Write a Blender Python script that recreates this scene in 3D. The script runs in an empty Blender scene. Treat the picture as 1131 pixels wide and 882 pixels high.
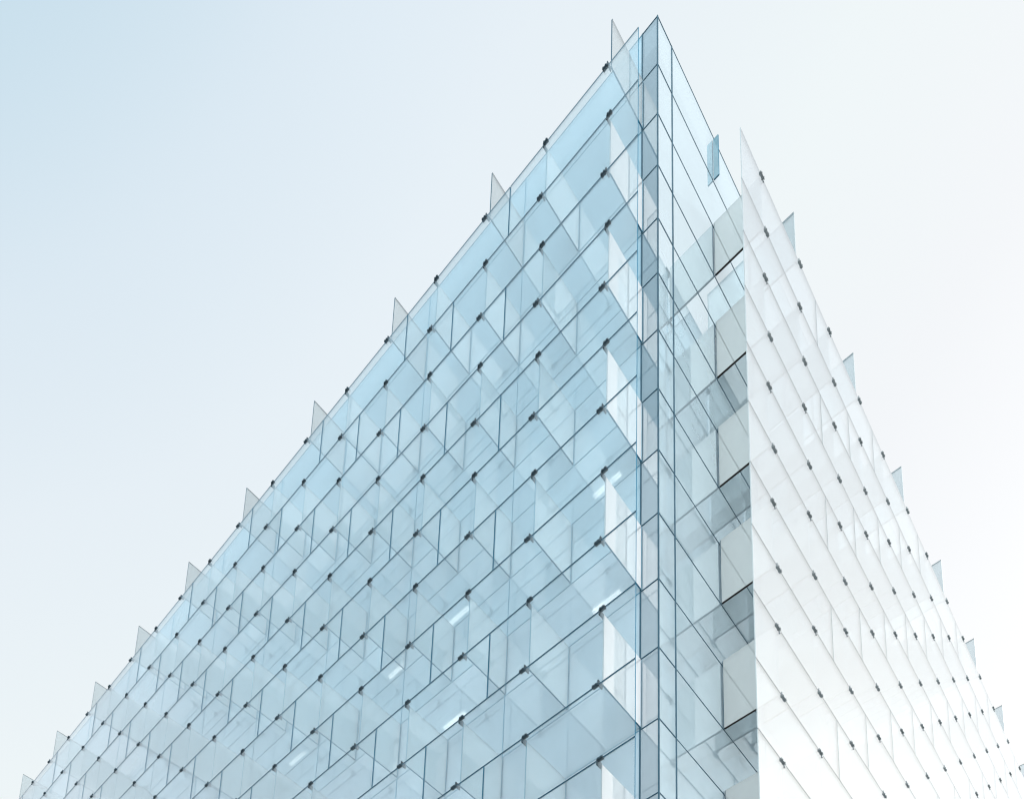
import bpy, bmesh, math, random
from mathutils import Matrix, Vector

random.seed(4)
sc = bpy.context.scene
COL = sc.collection
U = 1.9                      # metres per facade row
GROUND_TO_TOP_ROW = 20.9     # rows between the pavement and the datum row of the facade
Z0 = GROUND_TO_TOP_ROW * U

# ------------------------------------------------------------------ facade grid (in rows)
DEPTH = {'west': 0.775, 'east': 0.818}       # depth of the cavity between wall and screen
FIRST = {'west': 0.2545, 'east': 1.4753}     # first fin from the corner
STEP = {'west': 1.1518, 'east': 1.1386}      # fin spacing
END = {'west': -0.24, 'east': 0.83}          # where the screen stops near the corner
JOINT = {'west': 0.67, 'east': -0.55}        # pane joint relative to the fin
NCOL = {'west': 24, 'east': 20}
NROW = 19
TOP = 1.0                                     # parapet of the wall
YAW = 0.6034
eL = Vector((-math.cos(YAW), math.sin(YAW), 0)); eR = Vector((math.sin(YAW), math.cos(YAW), 0))
DIR = {'west': eL, 'east': eR}
NRM = {'west': -eR, 'east': -eL}
SG = {'west': 1.0, 'east': -1.0}
XAX = {k: DIR[k] * SG[k] for k in DIR}
ROT = {k: math.atan2(XAX[k].y, XAX[k].x) for k in DIR}


def pos(side, s, d, z):
    p = DIR[side] * (s * U) + NRM[side] * (d * U)
    return Vector((p.x, p.y, Z0 + z * U))


# ------------------------------------------------------------------ node helpers
def new_mat(name):
    m = bpy.data.materials.new(name); m.use_nodes = True
    nt = m.node_tree; nt.nodes.clear()
    return m, nt, nt.nodes.new('ShaderNodeOutputMaterial')


def N(nt, kind, **kw):
    n = nt.nodes.new(kind)
    for k, v in kw.items():
        if hasattr(n, k) and k not in n.inputs: setattr(n, k, v)
        else: n.inputs[k].default_value = v
    return n


def math_node(nt, op, a, b=None):
    n = nt.nodes.new('ShaderNodeMath'); n.operation = op
    for i, v in enumerate((a, b)):
        if v is None: continue
        if isinstance(v, (int, float)): n.inputs[i].default_value = v
        else: nt.links.new(v, n.inputs[i])
    return n.outputs[0]


def glass(name, tint, f0, veil, veil_col, rough=0.0, power=4.0, refl=(1, 1, 1), vary=0.06, bump=0.0, through=0.5):
    """thin architectural glass: tinted see-through, Fresnel mirror on top, and a milky veil for print and painted haze"""
    m, nt, out = new_mat(name)
    geo = N(nt, 'ShaderNodeNewGeometry')
    lw = N(nt, 'ShaderNodeLayerWeight', Blend=0.5)
    f = math_node(nt, 'POWER', lw.outputs['Facing'], power)
    f = math_node(nt, 'ADD', math_node(nt, 'MULTIPLY', f, 1 - f0), f0)
    # every pane differs a little
    r = math_node(nt, 'MULTIPLY_ADD', geo.outputs['Random Per Island'], vary)
    r.node.inputs[2].default_value = 1 - vary
    oi = N(nt, 'ShaderNodeObjectInfo')
    r2 = math_node(nt, 'MULTIPLY_ADD', oi.outputs['Random'], vary)
    r2.node.inputs[2].default_value = 1 - vary
    rr = math_node(nt, 'MULTIPLY', r, r2)
    hs = N(nt, 'ShaderNodeHueSaturation', Color=(*tint, 1)); nt.links.new(rr, hs.inputs['Value'])
    tr = N(nt, 'ShaderNodeBsdfTransparent'); nt.links.new(hs.outputs[0], tr.inputs['Color'])
    gl = N(nt, 'ShaderNodeBsdfGlossy', Color=(*refl, 1), Roughness=rough)
    if bump:
        tc = N(nt, 'ShaderNodeTexCoord')
        no = N(nt, 'ShaderNodeTexNoise', Scale=0.35, Detail=1.0); nt.links.new(tc.outputs['Object'], no.inputs['Vector'])
        bp = N(nt, 'ShaderNodeBump', Strength=bump, Distance=0.05); nt.links.new(no.outputs['Fac'], bp.inputs['Height'])
        nt.links.new(bp.outputs[0], gl.inputs['Normal'])
    di = N(nt, 'ShaderNodeBsdfDiffuse', Color=(*veil_col, 1))
    tl = N(nt, 'ShaderNodeBsdfTranslucent', Color=(*veil_col, 1))
    dm = N(nt, 'ShaderNodeMixShader', Fac=through); nt.links.new(di.outputs[0], dm.inputs[1]); nt.links.new(tl.outputs[0], dm.inputs[2])
    no2 = N(nt, 'ShaderNodeTexNoise', Scale=0.8, Detail=3.0)
    tc2 = N(nt, 'ShaderNodeTexCoord'); nt.links.new(tc2.outputs['Object'], no2.inputs['Vector'])
    va = math_node(nt, 'MULTIPLY_ADD', no2.outputs['Fac'], 0.3)
    va.node.inputs[2].default_value = 0.85
    vf = math_node(nt, 'MULTIPLY', va, veil)
    mx0 = N(nt, 'ShaderNodeMixShader'); nt.links.new(vf, mx0.inputs[0])
    nt.links.new(tr.outputs[0], mx0.inputs[1]); nt.links.new(dm.outputs[0], mx0.inputs[2])
    mx = N(nt, 'ShaderNodeMixShader'); nt.links.new(f, mx.inputs[0])
    nt.links.new(mx0.outputs[0], mx.inputs[1]); nt.links.new(gl.outputs[0], mx.inputs[2])
    nt.links.new(mx.outputs[0], out.inputs[0])
    return m


def solid(name, col, rough=0.5, metal=0.0, noise=0.12, scale=3.0, spec=0.5):
    m, nt, out = new_mat(name)
    b = N(nt, 'ShaderNodeBsdfPrincipled', Roughness=rough, Metallic=metal); b.inputs['Specular IOR Level'].default_value = spec
    tc = N(nt, 'ShaderNodeTexCoord'); no = N(nt, 'ShaderNodeTexNoise', Scale=scale, Detail=4.0)
    nt.links.new(tc.outputs['Object'], no.inputs['Vector'])
    cr = N(nt, 'ShaderNodeValToRGB')
    cr.color_ramp.elements[0].position = 0.3; cr.color_ramp.elements[1].position = 0.7
    cr.color_ramp.elements[0].color = (*[c * (1 - noise) for c in col], 1)
    cr.color_ramp.elements[1].color = (*[min(1, c * (1 + noise)) for c in col], 1)
    nt.links.new(no.outputs['Fac'], cr.inputs[0]); nt.links.new(cr.outputs[0], b.inputs['Base Color'])
    nt.links.new(b.outputs[0], out.inputs[0])
    return m


def ceiling_mat():
    m, nt, out = new_mat('ceiling_panels')
    tc = N(nt, 'ShaderNodeTexCoord')
    br = N(nt, 'ShaderNodeTexBrick', offset=0.5, Scale=0.42)
    br.inputs['Color1'].default_value = (0.80, 0.82, 0.83, 1); br.inputs['Color2'].default_value = (0.74, 0.77, 0.79, 1)
    br.inputs['Mortar'].default_value = (0.64, 0.67, 0.69, 1); br.inputs['Mortar Size'].default_value = 0.012
    nt.links.new(tc.outputs['Object'], br.inputs['Vector'])
    b = N(nt, 'ShaderNodeBsdfPrincipled', Roughness=0.7)
    nt.links.new(br.outputs[0], b.inputs['Base Color']); nt.links.new(b.outputs[0], out.inputs[0])
    return m


def lamp_mat():
    m, nt, out = new_mat('lit_tube')
    e = N(nt, 'ShaderNodeEmission', Color=(1, 0.97, 0.92, 1), Strength=5.5)
    nt.links.new(e.outputs[0], out.inputs[0]); return m


M = dict(
    pane_west=glass('screen_glass_west', (0.965, 0.985, 0.99), 0.035, 0.075, (0.74, 0.89, 0.95), power=4.0, bump=0.12),  # milky veil strengthened to paint haze over the west screen
    pane_east=glass('screen_glass_east', (0.96, 0.97, 0.975), 0.12, 0.06, (0.78, 0.92, 0.97), power=2.1, bump=0.05, refl=(.92, .97, .995)),
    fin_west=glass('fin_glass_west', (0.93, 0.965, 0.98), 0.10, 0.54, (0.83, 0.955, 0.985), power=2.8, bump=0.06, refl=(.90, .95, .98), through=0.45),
    fin_white=glass('fin_glass_white', (0.90, 0.93, 0.95), 0.24, 0.84, (0.90, 0.925, 0.94), power=2.4, bump=0.04, through=0.35),  # bright sky reflection painted into the milky white colour
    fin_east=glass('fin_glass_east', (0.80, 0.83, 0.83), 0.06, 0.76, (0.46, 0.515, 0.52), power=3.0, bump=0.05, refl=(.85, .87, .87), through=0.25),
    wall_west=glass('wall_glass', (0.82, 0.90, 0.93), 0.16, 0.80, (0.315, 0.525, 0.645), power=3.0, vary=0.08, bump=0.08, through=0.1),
    wall_west_hazed=glass('wall_glass_hazed', (0.82, 0.90, 0.93), 0.16, 0.80, (0.36, 0.555, 0.665), power=3.0, vary=0.08, bump=0.08, through=0.1),  # paler colour paints in haze over the middle floors
    wall_west_low=glass('wall_glass_hazed_low', (0.84, 0.90, 0.93), 0.17, 0.80, (0.43, 0.585, 0.685), power=3.0, vary=0.08, bump=0.08, through=0.1),  # palest colour paints in the thicker haze lower down
    wall_corner_hazed=glass('wall_glass_corner_hazed', (0.60, 0.76, 0.84), 0.10, 0.82, (0.33, 0.41, 0.46), power=3.2, vary=0.16, bump=0.05, through=0.1),  # lower corner glass, lightened in colour for the same haze
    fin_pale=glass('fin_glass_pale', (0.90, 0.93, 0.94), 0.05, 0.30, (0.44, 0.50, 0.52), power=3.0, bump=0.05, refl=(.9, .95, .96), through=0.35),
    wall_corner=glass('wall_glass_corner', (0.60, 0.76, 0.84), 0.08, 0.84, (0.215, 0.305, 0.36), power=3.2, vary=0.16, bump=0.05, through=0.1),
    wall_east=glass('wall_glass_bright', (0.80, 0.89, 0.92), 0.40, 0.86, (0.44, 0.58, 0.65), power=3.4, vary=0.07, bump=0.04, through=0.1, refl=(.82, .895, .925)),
    edge=solid('glass_edge', (0.002, 0.10, 0.17), 0.9, spec=0.1),
    edge_pale=solid('glass_edge_pale', (0.32, 0.38, 0.40), 0.3),
    edge_grey=solid('glass_edge_grey', (0.085, 0.13, 0.15), 0.8, spec=0.2),  # grey-teal edge colour of the east panes
    fin_edge=solid('fin_glass_edge', (0.09, 0.22, 0.29), 0.2),
    seal=solid('dark_seal', (0.03, 0.06, 0.085), 0.5),
    fin_low=solid('fin_lower_edge', (0.05, 0.17, 0.26), 0.6, spec=0.2),
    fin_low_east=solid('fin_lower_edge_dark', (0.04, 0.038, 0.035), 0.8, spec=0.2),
    bracket=solid('bracket_glass', (0.14, 0.27, 0.33), 0.2),
    transom=solid('pale_transom', (0.09, 0.25, 0.35), 0.6, 0.0, spec=0.2),
    mullion=solid('slim_mullion', (0.025, 0.075, 0.11), 0.6, 0.0, spec=0.2),
    steel_west=solid('dark_steel', (0.012, 0.035, 0.05), 0.6, 0.1),
    steel_east=solid('hazed_steel', (0.22, 0.25, 0.26), 0.6, 0.2),  # east clamps lightened in colour to stand for haze
    ceiling=ceiling_mat(),
    slab=solid('slab_edge', (0.45, 0.52, 0.56), 0.6),
    core=solid('core_wall', (0.62, 0.68, 0.72), 0.8, noise=0.06),
    lamp=lamp_mat(),
    roof=solid('roof_membrane', (0.5, 0.5, 0.5), 0.9),
    base=solid('stone_base', (0.30, 0.31, 0.32), 0.6),
    paving=solid('paving', (0.58, 0.58, 0.575), 0.85, noise=0.15, scale=0.5),
)


# ------------------------------------------------------------------ mesh helpers
def box(bm, x0, x1, y0, y1, z0, z1, mats=(0,) * 6, M4=None):
    """axis box, material index per face (-x, +x, -y, +y, -z, +z); M4 moves it"""
    v = [bm.verts.new((x, y, z)) for z in (z0, z1) for y in (y0, y1) for x in (x0, x1)]
    if M4 is not None:
        for q in v: q.co = M4 @ q.co
    F = ((0, 4, 6, 2), (1, 3, 7, 5), (0, 1, 5, 4), (2, 6, 7, 3), (0, 2, 3, 1), (4, 5, 7, 6))
    for f, mi in zip(F, mats):
        bm.faces.new([v[i] for i in f]).material_index = mi


def make_mesh(name, bm, mats):
    bmesh.ops.recalc_face_normals(bm, faces=bm.faces[:])
    me = bpy.data.meshes.new(name); bm.to_mesh(me); bm.free()
    for m in mats: me.materials.append(m)
    return me


def link(name, me, parent=None, loc=(0, 0, 0), rz=0.0, **props):
    o = bpy.data.objects.new(name, me); COL.objects.link(o)
    o.location = loc; o.rotation_euler = (0, 0, rz)
    if parent is not None: o.parent = parent
    for k, v in props.items(): o[k] = v
    return o


# ------------------------------------------------------------------ the camera (the photograph's)
P = dict(f=1005.6011, pitch=0.2127, roll=0.0179, D=8.8468, H=20.0293, cx=71.7354, cy=1016.0355, ang=0.0929)
Rm = Matrix.Rotation(P['ang'], 3, 'Z') @ Matrix.Rotation(math.pi / 2 + P['pitch'], 3, 'X') @ Matrix.Rotation(P['roll'], 3, 'Z')
cam_loc = Vector((0, -P['D'] * U, Z0 - P['H'] * U))
cd = bpy.data.cameras.new('camera'); cam = bpy.data.objects.new('camera', cd); COL.objects.link(cam)
cam.matrix_world = Matrix.Translation(cam_loc) @ Rm.to_4x4()
cd.sensor_fit = 'HORIZONTAL'; cd.sensor_width = 36.0; cd.lens = P['f'] / 1131 * 36.0
cd.shift_x = -P['cx'] / 1131; cd.shift_y = P['cy'] / 1131
cd.clip_end = 3000; cd.clip_start = 0.1
sc.camera = cam
RmT = Rm.transposed()


def image_point(p):
    q = RmT @ (p - cam_loc)
    return 565.5 + P['cx'] + P['f'] * q.x / -q.z, 441 + P['cy'] - P['f'] * q.y / -q.z


def shown_area(side, s0, s1, d0, d1, z0, z1):
    """how large a facade piece shows in the photograph (0 when outside it)"""
    c = [image_point(pos(side, s, d, z)) for s, d, z in ((s0, d0, z0), (s1, d1, z0), (s1, d1, z1), (s0, d0, z1))]
    mx = sum(p[0] for p in c) / 4; my = sum(p[1] for p in c) / 4
    if not (-30 < mx < 1160 and -30 < my < 930): return 0.0
    a = 0
    for i in range(4):
        (x0, y0), (x1, y1) = c[i], c[(i + 1) % 4]; a += x0 * y1 - x1 * y0
    return abs(a) / 2


# ------------------------------------------------------------------ the building
tower = bpy.data.objects.new('glass_tower', None); COL.objects.link(tower)
tower.location = (0, 0, 0)
tower['label'] = 'pale blue glass office building corner wrapped in staggered glass fins and screens'
tower['category'] = 'building'

# ---- fins with their two clamps
def fin_box(bm, side, M4=None):
    D = DEPTH[side]
    t, z0, z1, inset = (0.0095, 0.02, 0.975, 0.05) if side == 'west' else (0.014, 0.0, 1.06, 0.03)
    box(bm, -t * U, t * U, 0.020 * U, (D - inset) * U, z0 * U, z1 * U, (0, 0, 1, 1, 2, 1), M4)
    box(bm, -.010 * U, .010 * U, 0.009 * U, 0.0195 * U, z0 * U, z1 * U, (3,) * 6, M4)      # sealed joint against the wall


def clamp_box(bm, side, low, M4=None):
    """steel patch fitting at a fin corner: bar along the pane joint, hooked plate on the fin, bolt heads"""
    D = DEPTH[side]; k = SG[side]
    dx = (0.062 if low else -0.026) * k; w = 0.037 if side == 'west' else 0.055
    zc = 0.0 if low else 1.0
    y0, y1 = (D - 0.018) * U, (D + 0.024) * U
    box(bm, (dx - w) * U, (dx + w) * U, y0, y1, (zc - 0.011) * U, (zc + 0.011) * U, (0,) * 6, M4)
    hx = 0.006 * k
    if low: z0, z1 = zc - .018, zc + .050
    else: z0, z1 = zc - .060, zc + .010
    hx += 0.012 * k if low else 0.010 * k
    box(bm, (hx - .008) * U, (hx + .008) * U, (D - .062) * U, (D + .016) * U, z0 * U, z1 * U, (0,) * 6, M4)
    for q in (-1, 1):                        # bolt heads proud of the bar
        r = 0.0085 * U; n = 10; cx = (dx + q * w * .55) * U
        a = []; b = []
        for i in range(n):
            p = Vector((cx + r * math.cos(i * 2 * math.pi / n), y1 - .002, zc * U + r * math.sin(i * 2 * math.pi / n)))
            p2 = p + Vector((0, .016, 0))
            a.append(bm.verts.new(M4 @ p if M4 else p)); b.append(bm.verts.new(M4 @ p2 if M4 else p2))
        bm.faces.new(b)
        for i in range(n): bm.faces.new((a[i], a[(i + 1) % n], b[(i + 1) % n], b[i]))


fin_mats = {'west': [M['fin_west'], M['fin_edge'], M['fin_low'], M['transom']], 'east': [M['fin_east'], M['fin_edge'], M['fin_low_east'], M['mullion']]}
fin_mesh = {}; clamp_mesh = {}
bm = bmesh.new(); fin_box(bm, 'west'); bm2 = bmesh.new(); fin_box(bm2, 'east'); fin_mesh['pale'] = make_mesh('fin_pale', bm2, [M['fin_pale'], M['edge_pale'], M['fin_low_east'], M['mullion']])
bm2 = bmesh.new(); fin_box(bm2, 'west'); fin_mesh['top'] = make_mesh('fin_top', bm2, [M['fin_pale'], M['mullion'], M['fin_low'], M['transom']])
fin_mesh['white'] = make_mesh('fin_white', bm, [M['fin_white'], M['edge_pale'], M['fin_low'], M['transom']])
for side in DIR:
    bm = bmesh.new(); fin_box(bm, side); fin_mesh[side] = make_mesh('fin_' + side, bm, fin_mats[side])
    for low in (True, False):
        bm = bmesh.new(); clamp_box(bm, side, low); clamp_mesh[side, low] = make_mesh('clamp_' + side, bm, [M['steel_' + side]])

fins = []
for side in DIR:
    for c in range(NCOL[side]):
        for r in range(-1, NROW):            # the cell between node rows r and r+1
            if (c + r) % 2 != (1 if side == 'west' else 0): continue
            z1 = -1.0 - r; z0 = z1 - 1.0
            s = FIRST[side] + c * STEP[side]
            fins.append((shown_area(side, s, s, 0, DEPTH[side], z0, z1), side, s, z0, c, r))
fins.sort(key=lambda t: -t[0])
rest = {'west': [], 'east': []}
for i, (a, side, s, z0, c, r) in enumerate(fins):
    if (i >= 100 or a <= 0) and not (side == 'west' and c == 0 and r < 14 or r == -1 and a > 0):
        rest[side].append((s, z0, r)); continue
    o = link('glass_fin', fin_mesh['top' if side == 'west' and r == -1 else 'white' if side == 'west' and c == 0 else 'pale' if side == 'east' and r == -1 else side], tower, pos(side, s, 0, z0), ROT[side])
    if side == 'west' and c == 0 and r >= 0: o['label'] = 'glass fin with white sky reflection painted in, beside the dark corner strip'
    if side == 'east' and c == 0: o['label'] = 'grey glass fin standing free of the bright screen'
    for low in (True, False):
        if low or r >= 0: link('steel_clamp', clamp_mesh[side, low], o)
bm_f = {k: bmesh.new() for k in DIR}; bm_c = {k: bmesh.new() for k in DIR}
for side in DIR:
    for s, z0, r in rest[side]:
        m4 = Matrix.Translation(pos(side, s, 0, z0)) @ Matrix.Rotation(ROT[side], 4, 'Z')
        fin_box(bm_f[side], side, m4)
        for low in (True, False):
            if low or r >= 0: clamp_box(bm_c[side], side, low, m4)
    link('glass_fin', make_mesh('more_fins', bm_f[side], fin_mats[side]), tower, kind='stuff')
for side in DIR: link('steel_clamp', make_mesh('more_clamps', bm_c[side], [M['steel_' + side]]), tower, kind='stuff')

# ---- the outer screen panes, in running bond
panes = []
for side in DIR:
    far = FIRST[side] + (NCOL[side] - 0.4) * STEP[side]
    for r in range(NROW):
        par = 1 if side == 'west' else 0
        cols = [c for c in range(NCOL[side] + 2) if (c + r) % 2 == par]
        cuts = [END[side]] + [FIRST[side] + c * STEP[side] + JOINT[side] for c in cols]
        cuts = [x for x in cuts if x <= far]
        if cuts[1] - cuts[0] < 1.3: cuts.pop(1)      # the half bay at the corner is one piece with its neighbour
        cuts.append(far)
        for a, b in zip(cuts, cuts[1:]):
            if b - a > 0.3: panes.append((shown_area(side, a, b, DEPTH[side], DEPTH[side], -2.0 - r, -1.0 - r), side, a, b, -2.0 - r))
panes.sort(key=lambda t: -t[0])


def pane_box(bm, side, w, M4=None):
    D = DEPTH[side]; g = 0.006; t = 0.0065
    x0, x1 = (g, w - g) if SG[side] > 0 else (-w + g, -g)
    box(bm, x0 * U, x1 * U, (D - t) * U, (D + t) * U, 0.005 * U, 0.995 * U, (1, 1, 0, 0, 1, 1) if side == 'west' else ((1, 2, 0, 0, 1, 1)), M4)


pane_mats = {'west': [M['pane_west'], M['edge'], M['fin_edge']], 'east': [M['pane_east'], M['edge_grey'], M['edge_pale']]}
pane_mesh = {}
rest = {'west': [], 'east': []}
for i, (ar, side, a, b, z0) in enumerate(panes):
    if i >= 100 or ar <= 0:
        rest[side].append((a, b, z0)); continue
    key = (side, round(b - a, 3))
    if key not in pane_mesh:
        bm = bmesh.new(); pane_box(bm, side, b - a); pane_mesh[key] = make_mesh('pane_' + side, bm, pane_mats[side])
    link('glass_pane', pane_mesh[key], tower, pos(side, a, 0, z0), ROT[side])
for side in DIR:
    bm = bmesh.new()
    for a, b, z0 in rest[side]:
        pane_box(bm, side, b - a, Matrix.Translation(pos(side, a, 0, z0)) @ Matrix.Rotation(ROT[side], 4, 'Z'))
    link('glass_pane', make_mesh('more_panes', bm, pane_mats[side]), tower, kind='stuff')

# ---- the inner glass wall: glazing, mullions and transoms
BOT = -GROUND_TO_TOP_ROW
for side in DIR:
    L = FIRST[side] + (NCOL[side] - 0.4) * STEP[side]
    sg = SG[side]
    mull = [0.265 + 2.3 * k for k in range(int(L / 2.3) + 1)] if side == 'west' else [0.36 + 2.277 * k for k in range(int(L / 2.277) + 1)]
    bm = bmesh.new()
    xs = [0.0] + mull + [L]
    for x0, x1 in zip(xs, xs[1:]):
        for k in range(int(BOT) + 1, 1):
            q = [bm.verts.new((sg * x * U, 0, z * U)) for x, z in ((x0, k), (x1, k), (x1, k + 1), (x0, k + 1))]
            bm.faces.new(q if sg < 0 else q[::-1]).material_index = 0 if side == 'east' else ((1 if k >= -7 else 4) if x0 == 0 else (0 if k >= -5 else 2 if k >= -8 else 3))  # lower west floors take the glass with haze painted in
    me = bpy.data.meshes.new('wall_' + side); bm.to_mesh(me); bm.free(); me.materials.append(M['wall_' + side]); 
    for q in ('wall_corner', 'wall_west_hazed', 'wall_west_low', 'wall_corner_hazed'): me.materials.append(M[q])
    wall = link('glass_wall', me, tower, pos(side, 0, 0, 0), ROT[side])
    bm = bmesh.new(); box(bm, -.0095 * U, .0095 * U, -.05 * U, .008 * U, BOT * U, TOP * U)
    mm = make_mesh('mullion_' + side, bm, [M['mullion']])
    bm = bmesh.new(); box(bm, -.006 * U, .006 * U, -.05 * U, .007 * U, BOT * U, TOP * U)
    mm2 = make_mesh('mullion_pale', bm, [M['transom']])
    for x in mull: link('mullion', mm if x < 1 else mm2, wall, (sg * x * U, 0, 0))
    xa, xb = sorted((sg * 0.012 * U, sg * L * U)); xc = mull[0] - .012
    bm = bmesh.new(); box(bm, *sorted((sg * .012 * U, sg * xc * U)), -.04 * U, .006 * U, -.0065 * U, .0065 * U)
    tm_c = make_mesh('transom_corner', bm, [M['mullion']])
    bm = bmesh.new(); box(bm, *sorted((sg * (mull[0] + .012) * U, sg * L * U)), -.04 * U, .005 * U, -.0045 * U, .0045 * U)
    tm = make_mesh('transom_' + side, bm, [M['transom'] if side == 'west' else M['mullion']])
    for k in range(int(BOT) + 1, 2):
        zt = (k - (0.0065 if k == 1 else 0)) * U
        link('transom', tm_c, wall, (0, 0, zt)); link('transom', tm, wall, (0, 0, zt))
    bm = bmesh.new(); box(bm, xa, xb, -.08 * U, .010 * U, (BOT + .0) * U, (BOT + .9) * U)
    link('plinth', make_mesh('plinth', bm, [M['base']]), wall)
# corner post where the two walls meet
bm = bmesh.new(); box(bm, -.008 * U, .008 * U, -.008 * U, .008 * U, BOT * U, (TOP + 0.004) * U)
link('corner_post', make_mesh('corner_post', bm, [M['mullion']]), tower, (0, 0, Z0), ROT['west'])

# stub plate left standing on the east wall above the first fin
bm = bmesh.new(); t = .0085
box(bm, -t * U, t * U, .008 * U, .10 * U, .03 * U, .90 * U, (0, 0, 1, 1, 1, 1))
link('bracket_plate', make_mesh('bracket_plate', bm, [M['bracket'], M['edge']]), tower, pos('east', 1.5, 0, 0), ROT['east'])

# ---- floors, core, ceiling lights (frame: x along the west wall, y outwards)
Lw = FIRST['west'] + (NCOL['west'] - 0.4) * STEP['west']; Le = FIRST['east'] + (NCOL['east'] - 0.4) * STEP['east']
bm = bmesh.new(); box(bm, 0.12 * U, Lw * U, -Le * U, -0.12 * U, -.10 * U, .10 * U, (1, 1, 1, 1, 0, 1))
slab_me = make_mesh('slab', bm, [M['ceiling'], M['slab']])
bm = bmesh.new()
box(bm, -.23 * U, .23 * U, -.018 * U, .004 * U, -.02 * U, 0)
box(bm, -.23 * U, .23 * U, .022 * U, .036 * U, -.02 * U, 0)
light_me = make_mesh('light', bm, [M['lamp']])
LIGHTS = {-6: [.91, 3.89, 5.38, 8.33], -8: [.89, 3.85], -10: [5.4]}
for k in range(0, int(BOT), -2):
    sl = link('floor_slab', slab_me, tower, pos('west', 0, 0, k), ROT['west'])
    for x in LIGHTS.get(k, []):
        link('ceiling_light', light_me, sl, ((x + .23) * U, -.42 * U, -.105 * U))
bm = bmesh.new(); box(bm, 2.6 * U, (Lw - 2) * U, -(Le - 2) * U, -2.6 * U, BOT * U, .9 * U)
link('core_wall', make_mesh('core', bm, [M['core']]), tower, pos('west', 0, 0, 0), ROT['west'])
bm = bmesh.new(); box(bm, 0.1 * U, Lw * U, -Le * U, -0.1 * U, .55 * U, .7 * U)
link('roof', make_mesh('roof', bm, [M['roof']]), tower, pos('west', 0, 0, 0), ROT['west'])
bm = bmesh.new(); box(bm, (Lw - .02) * U, (Lw + .1) * U, -(Le) * U, .7 * U, BOT * U, .95 * U); box(bm, 0.0, Lw * U, -(Le + .1) * U, -(Le - .02) * U, BOT * U, .95 * U)
link('end_wall', make_mesh('end_wall', bm, [M['slab']]), tower, pos('west', 0, 0, 0), ROT['west'])

# ------------------------------------------------------------------ the ground
bm = bmesh.new()
q = [bm.verts.new((x, y, 0)) for x, y in ((-1500, -1500), (1500, -1500), (1500, 1500), (-1500, 1500))]; bm.faces.new(q)
link('ground', make_mesh('ground', bm, [M['paving']]), None, kind='structure')

# ------------------------------------------------------------------ sky and sun
SUN_EL, SUN_AZ = math.radians(38), math.radians(62)     # azimuth clockwise from the view direction (+y): front right
w = bpy.data.worlds.new('World'); sc.world = w; w.use_nodes = True
nt = w.node_tree; nt.nodes.clear()
out = nt.nodes.new('ShaderNodeOutputWorld'); bg = nt.nodes.new('ShaderNodeBackground')
sky = nt.nodes.new('ShaderNodeTexSky'); sky.sky_type = 'NISHITA'; sky.sun_disc = False
sky.sun_elevation = SUN_EL; sky.sun_rotation = SUN_AZ; sky.dust_density = 3.0
geo = nt.nodes.new('ShaderNodeTexCoord')
dot = nt.nodes.new('ShaderNodeVectorMath'); dot.operation = 'DOT_PRODUCT'
dv = Vector((0.5, 0.0, -1.0)).normalized(); dot.inputs[1].default_value = dv
nt.links.new(geo.outputs['Generated'], dot.inputs[0])
cr = nt.nodes.new('ShaderNodeValToRGB'); cr.color_ramp.interpolation = 'LINEAR'
mr = nt.nodes.new('ShaderNodeMapRange'); mr.inputs['From Min'].default_value = -1; mr.inputs['From Max'].default_value = 1
nt.links.new(dot.outputs['Value'], mr.inputs['Value']); nt.links.new(mr.outputs[0], cr.inputs[0])
els = cr.color_ramp.elements
els[0].position = 0.0; els[0].color = (0.50, 0.69, 0.80, 1)
els[1].position = 1.0; els[1].color = (1.3, 1.3, 1.3, 1)
for p, c in ((0.028, (0.58, 0.73, 0.82)), (0.045, (0.70, 0.80, 0.87)), (0.070, (0.78, 0.85, 0.895)), (0.12, (0.84, 0.895, 0.90)), (0.17, (0.86, 0.88, 0.895)), (0.30, (0.98, 0.98, 0.98)), (0.42, (1.3, 1.3, 1.3))):
    e = els.new(p); e.color = (*c, 1)
# sky behind the viewer raised well above the rest, as added fill light
dot2 = nt.nodes.new('ShaderNodeVectorMath'); dot2.operation = 'DOT_PRODUCT'; dot2.inputs[1].default_value = (0.1, -1, 0)
nt.links.new(geo.outputs['Generated'], dot2.inputs[0])
mr2 = nt.nodes.new('ShaderNodeMapRange'); mr2.inputs['From Min'].default_value = 0.2; mr2.inputs['From Max'].default_value = 0.75
mr2.inputs['To Min'].default_value = 1.0; mr2.inputs['To Max'].default_value = 3.6
nt.links.new(dot2.outputs['Value'], mr2.inputs['Value'])
sc_b = nt.nodes.new('ShaderNodeVectorMath'); sc_b.operation = 'SCALE'
nt.links.new(cr.outputs[0], sc_b.inputs[0]); nt.links.new(mr2.outputs[0], sc_b.inputs['Scale'])
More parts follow.
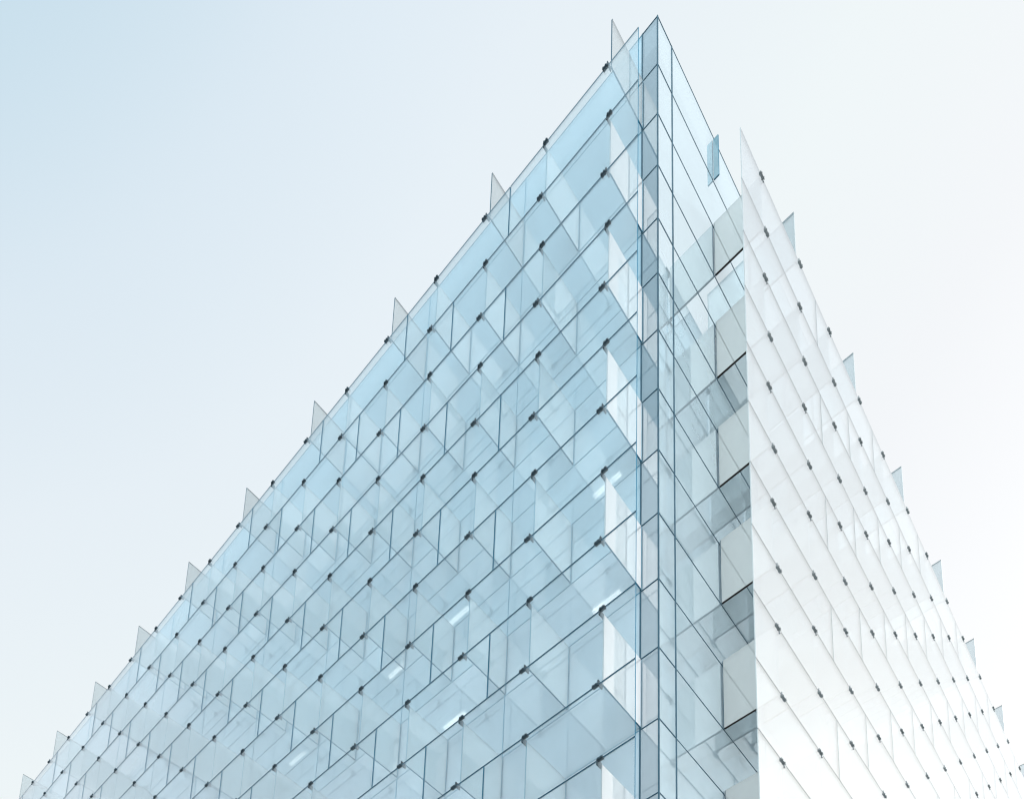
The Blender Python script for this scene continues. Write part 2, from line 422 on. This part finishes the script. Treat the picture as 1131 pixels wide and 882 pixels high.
# faint uneven haze
hz = nt.nodes.new('ShaderNodeTexNoise'); hz.inputs['Scale'].default_value = 2.2; hz.inputs['Detail'].default_value = 3.0
nt.links.new(geo.outputs['Generated'], hz.inputs['Vector'])
mr3 = nt.nodes.new('ShaderNodeMapRange'); mr3.inputs['To Min'].default_value = 0.97; mr3.inputs['To Max'].default_value = 1.03
nt.links.new(hz.outputs['Fac'], mr3.inputs['Value'])
sc_h = nt.nodes.new('ShaderNodeVectorMath'); sc_h.operation = 'SCALE'
nt.links.new(sc_b.outputs[0], sc_h.inputs[0]); nt.links.new(mr3.outputs[0], sc_h.inputs['Scale'])
sc_n = nt.nodes.new('ShaderNodeVectorMath'); sc_n.operation = 'SCALE'; sc_n.inputs['Scale'].default_value = 0.012
nt.links.new(sky.outputs[0], sc_n.inputs[0])
add = nt.nodes.new('ShaderNodeVectorMath'); add.operation = 'ADD'
nt.links.new(sc_h.outputs[0], add.inputs[0]); nt.links.new(sc_n.outputs[0], add.inputs[1])
nt.links.new(add.outputs[0], bg.inputs['Color']); bg.inputs['Strength'].default_value = 1.0
nt.links.new(bg.outputs[0], out.inputs['Surface'])

sd = bpy.data.lights.new('sun', 'SUN'); sd.energy = 2.0; sd.angle = math.radians(0.5); sd.color = (1, 0.98, 0.955)
so = bpy.data.objects.new('sun', sd); COL.objects.link(so)
sv = Vector((math.sin(SUN_AZ) * math.cos(SUN_EL), math.cos(SUN_AZ) * math.cos(SUN_EL), math.sin(SUN_EL)))
so.rotation_euler = sv.to_track_quat('Z', 'Y').to_euler()

# ------------------------------------------------------------------ render settings
sc.view_settings.view_transform = 'Standard'; sc.view_settings.look = 'None'; sc.view_settings.exposure = 0
sc.render.engine = 'CYCLES'
cy = sc.cycles
cy.max_bounces = 12; cy.diffuse_bounces = 6; cy.glossy_bounces = 5; cy.transmission_bounces = 4; cy.transparent_max_bounces = 40
cy.use_denoising = True
try: cy.denoiser = 'OPENIMAGEDENOISE'
except Exception: pass
cy.caustics_reflective = False; cy.caustics_refractive = False
sc.cycles.filter_width = 1.2
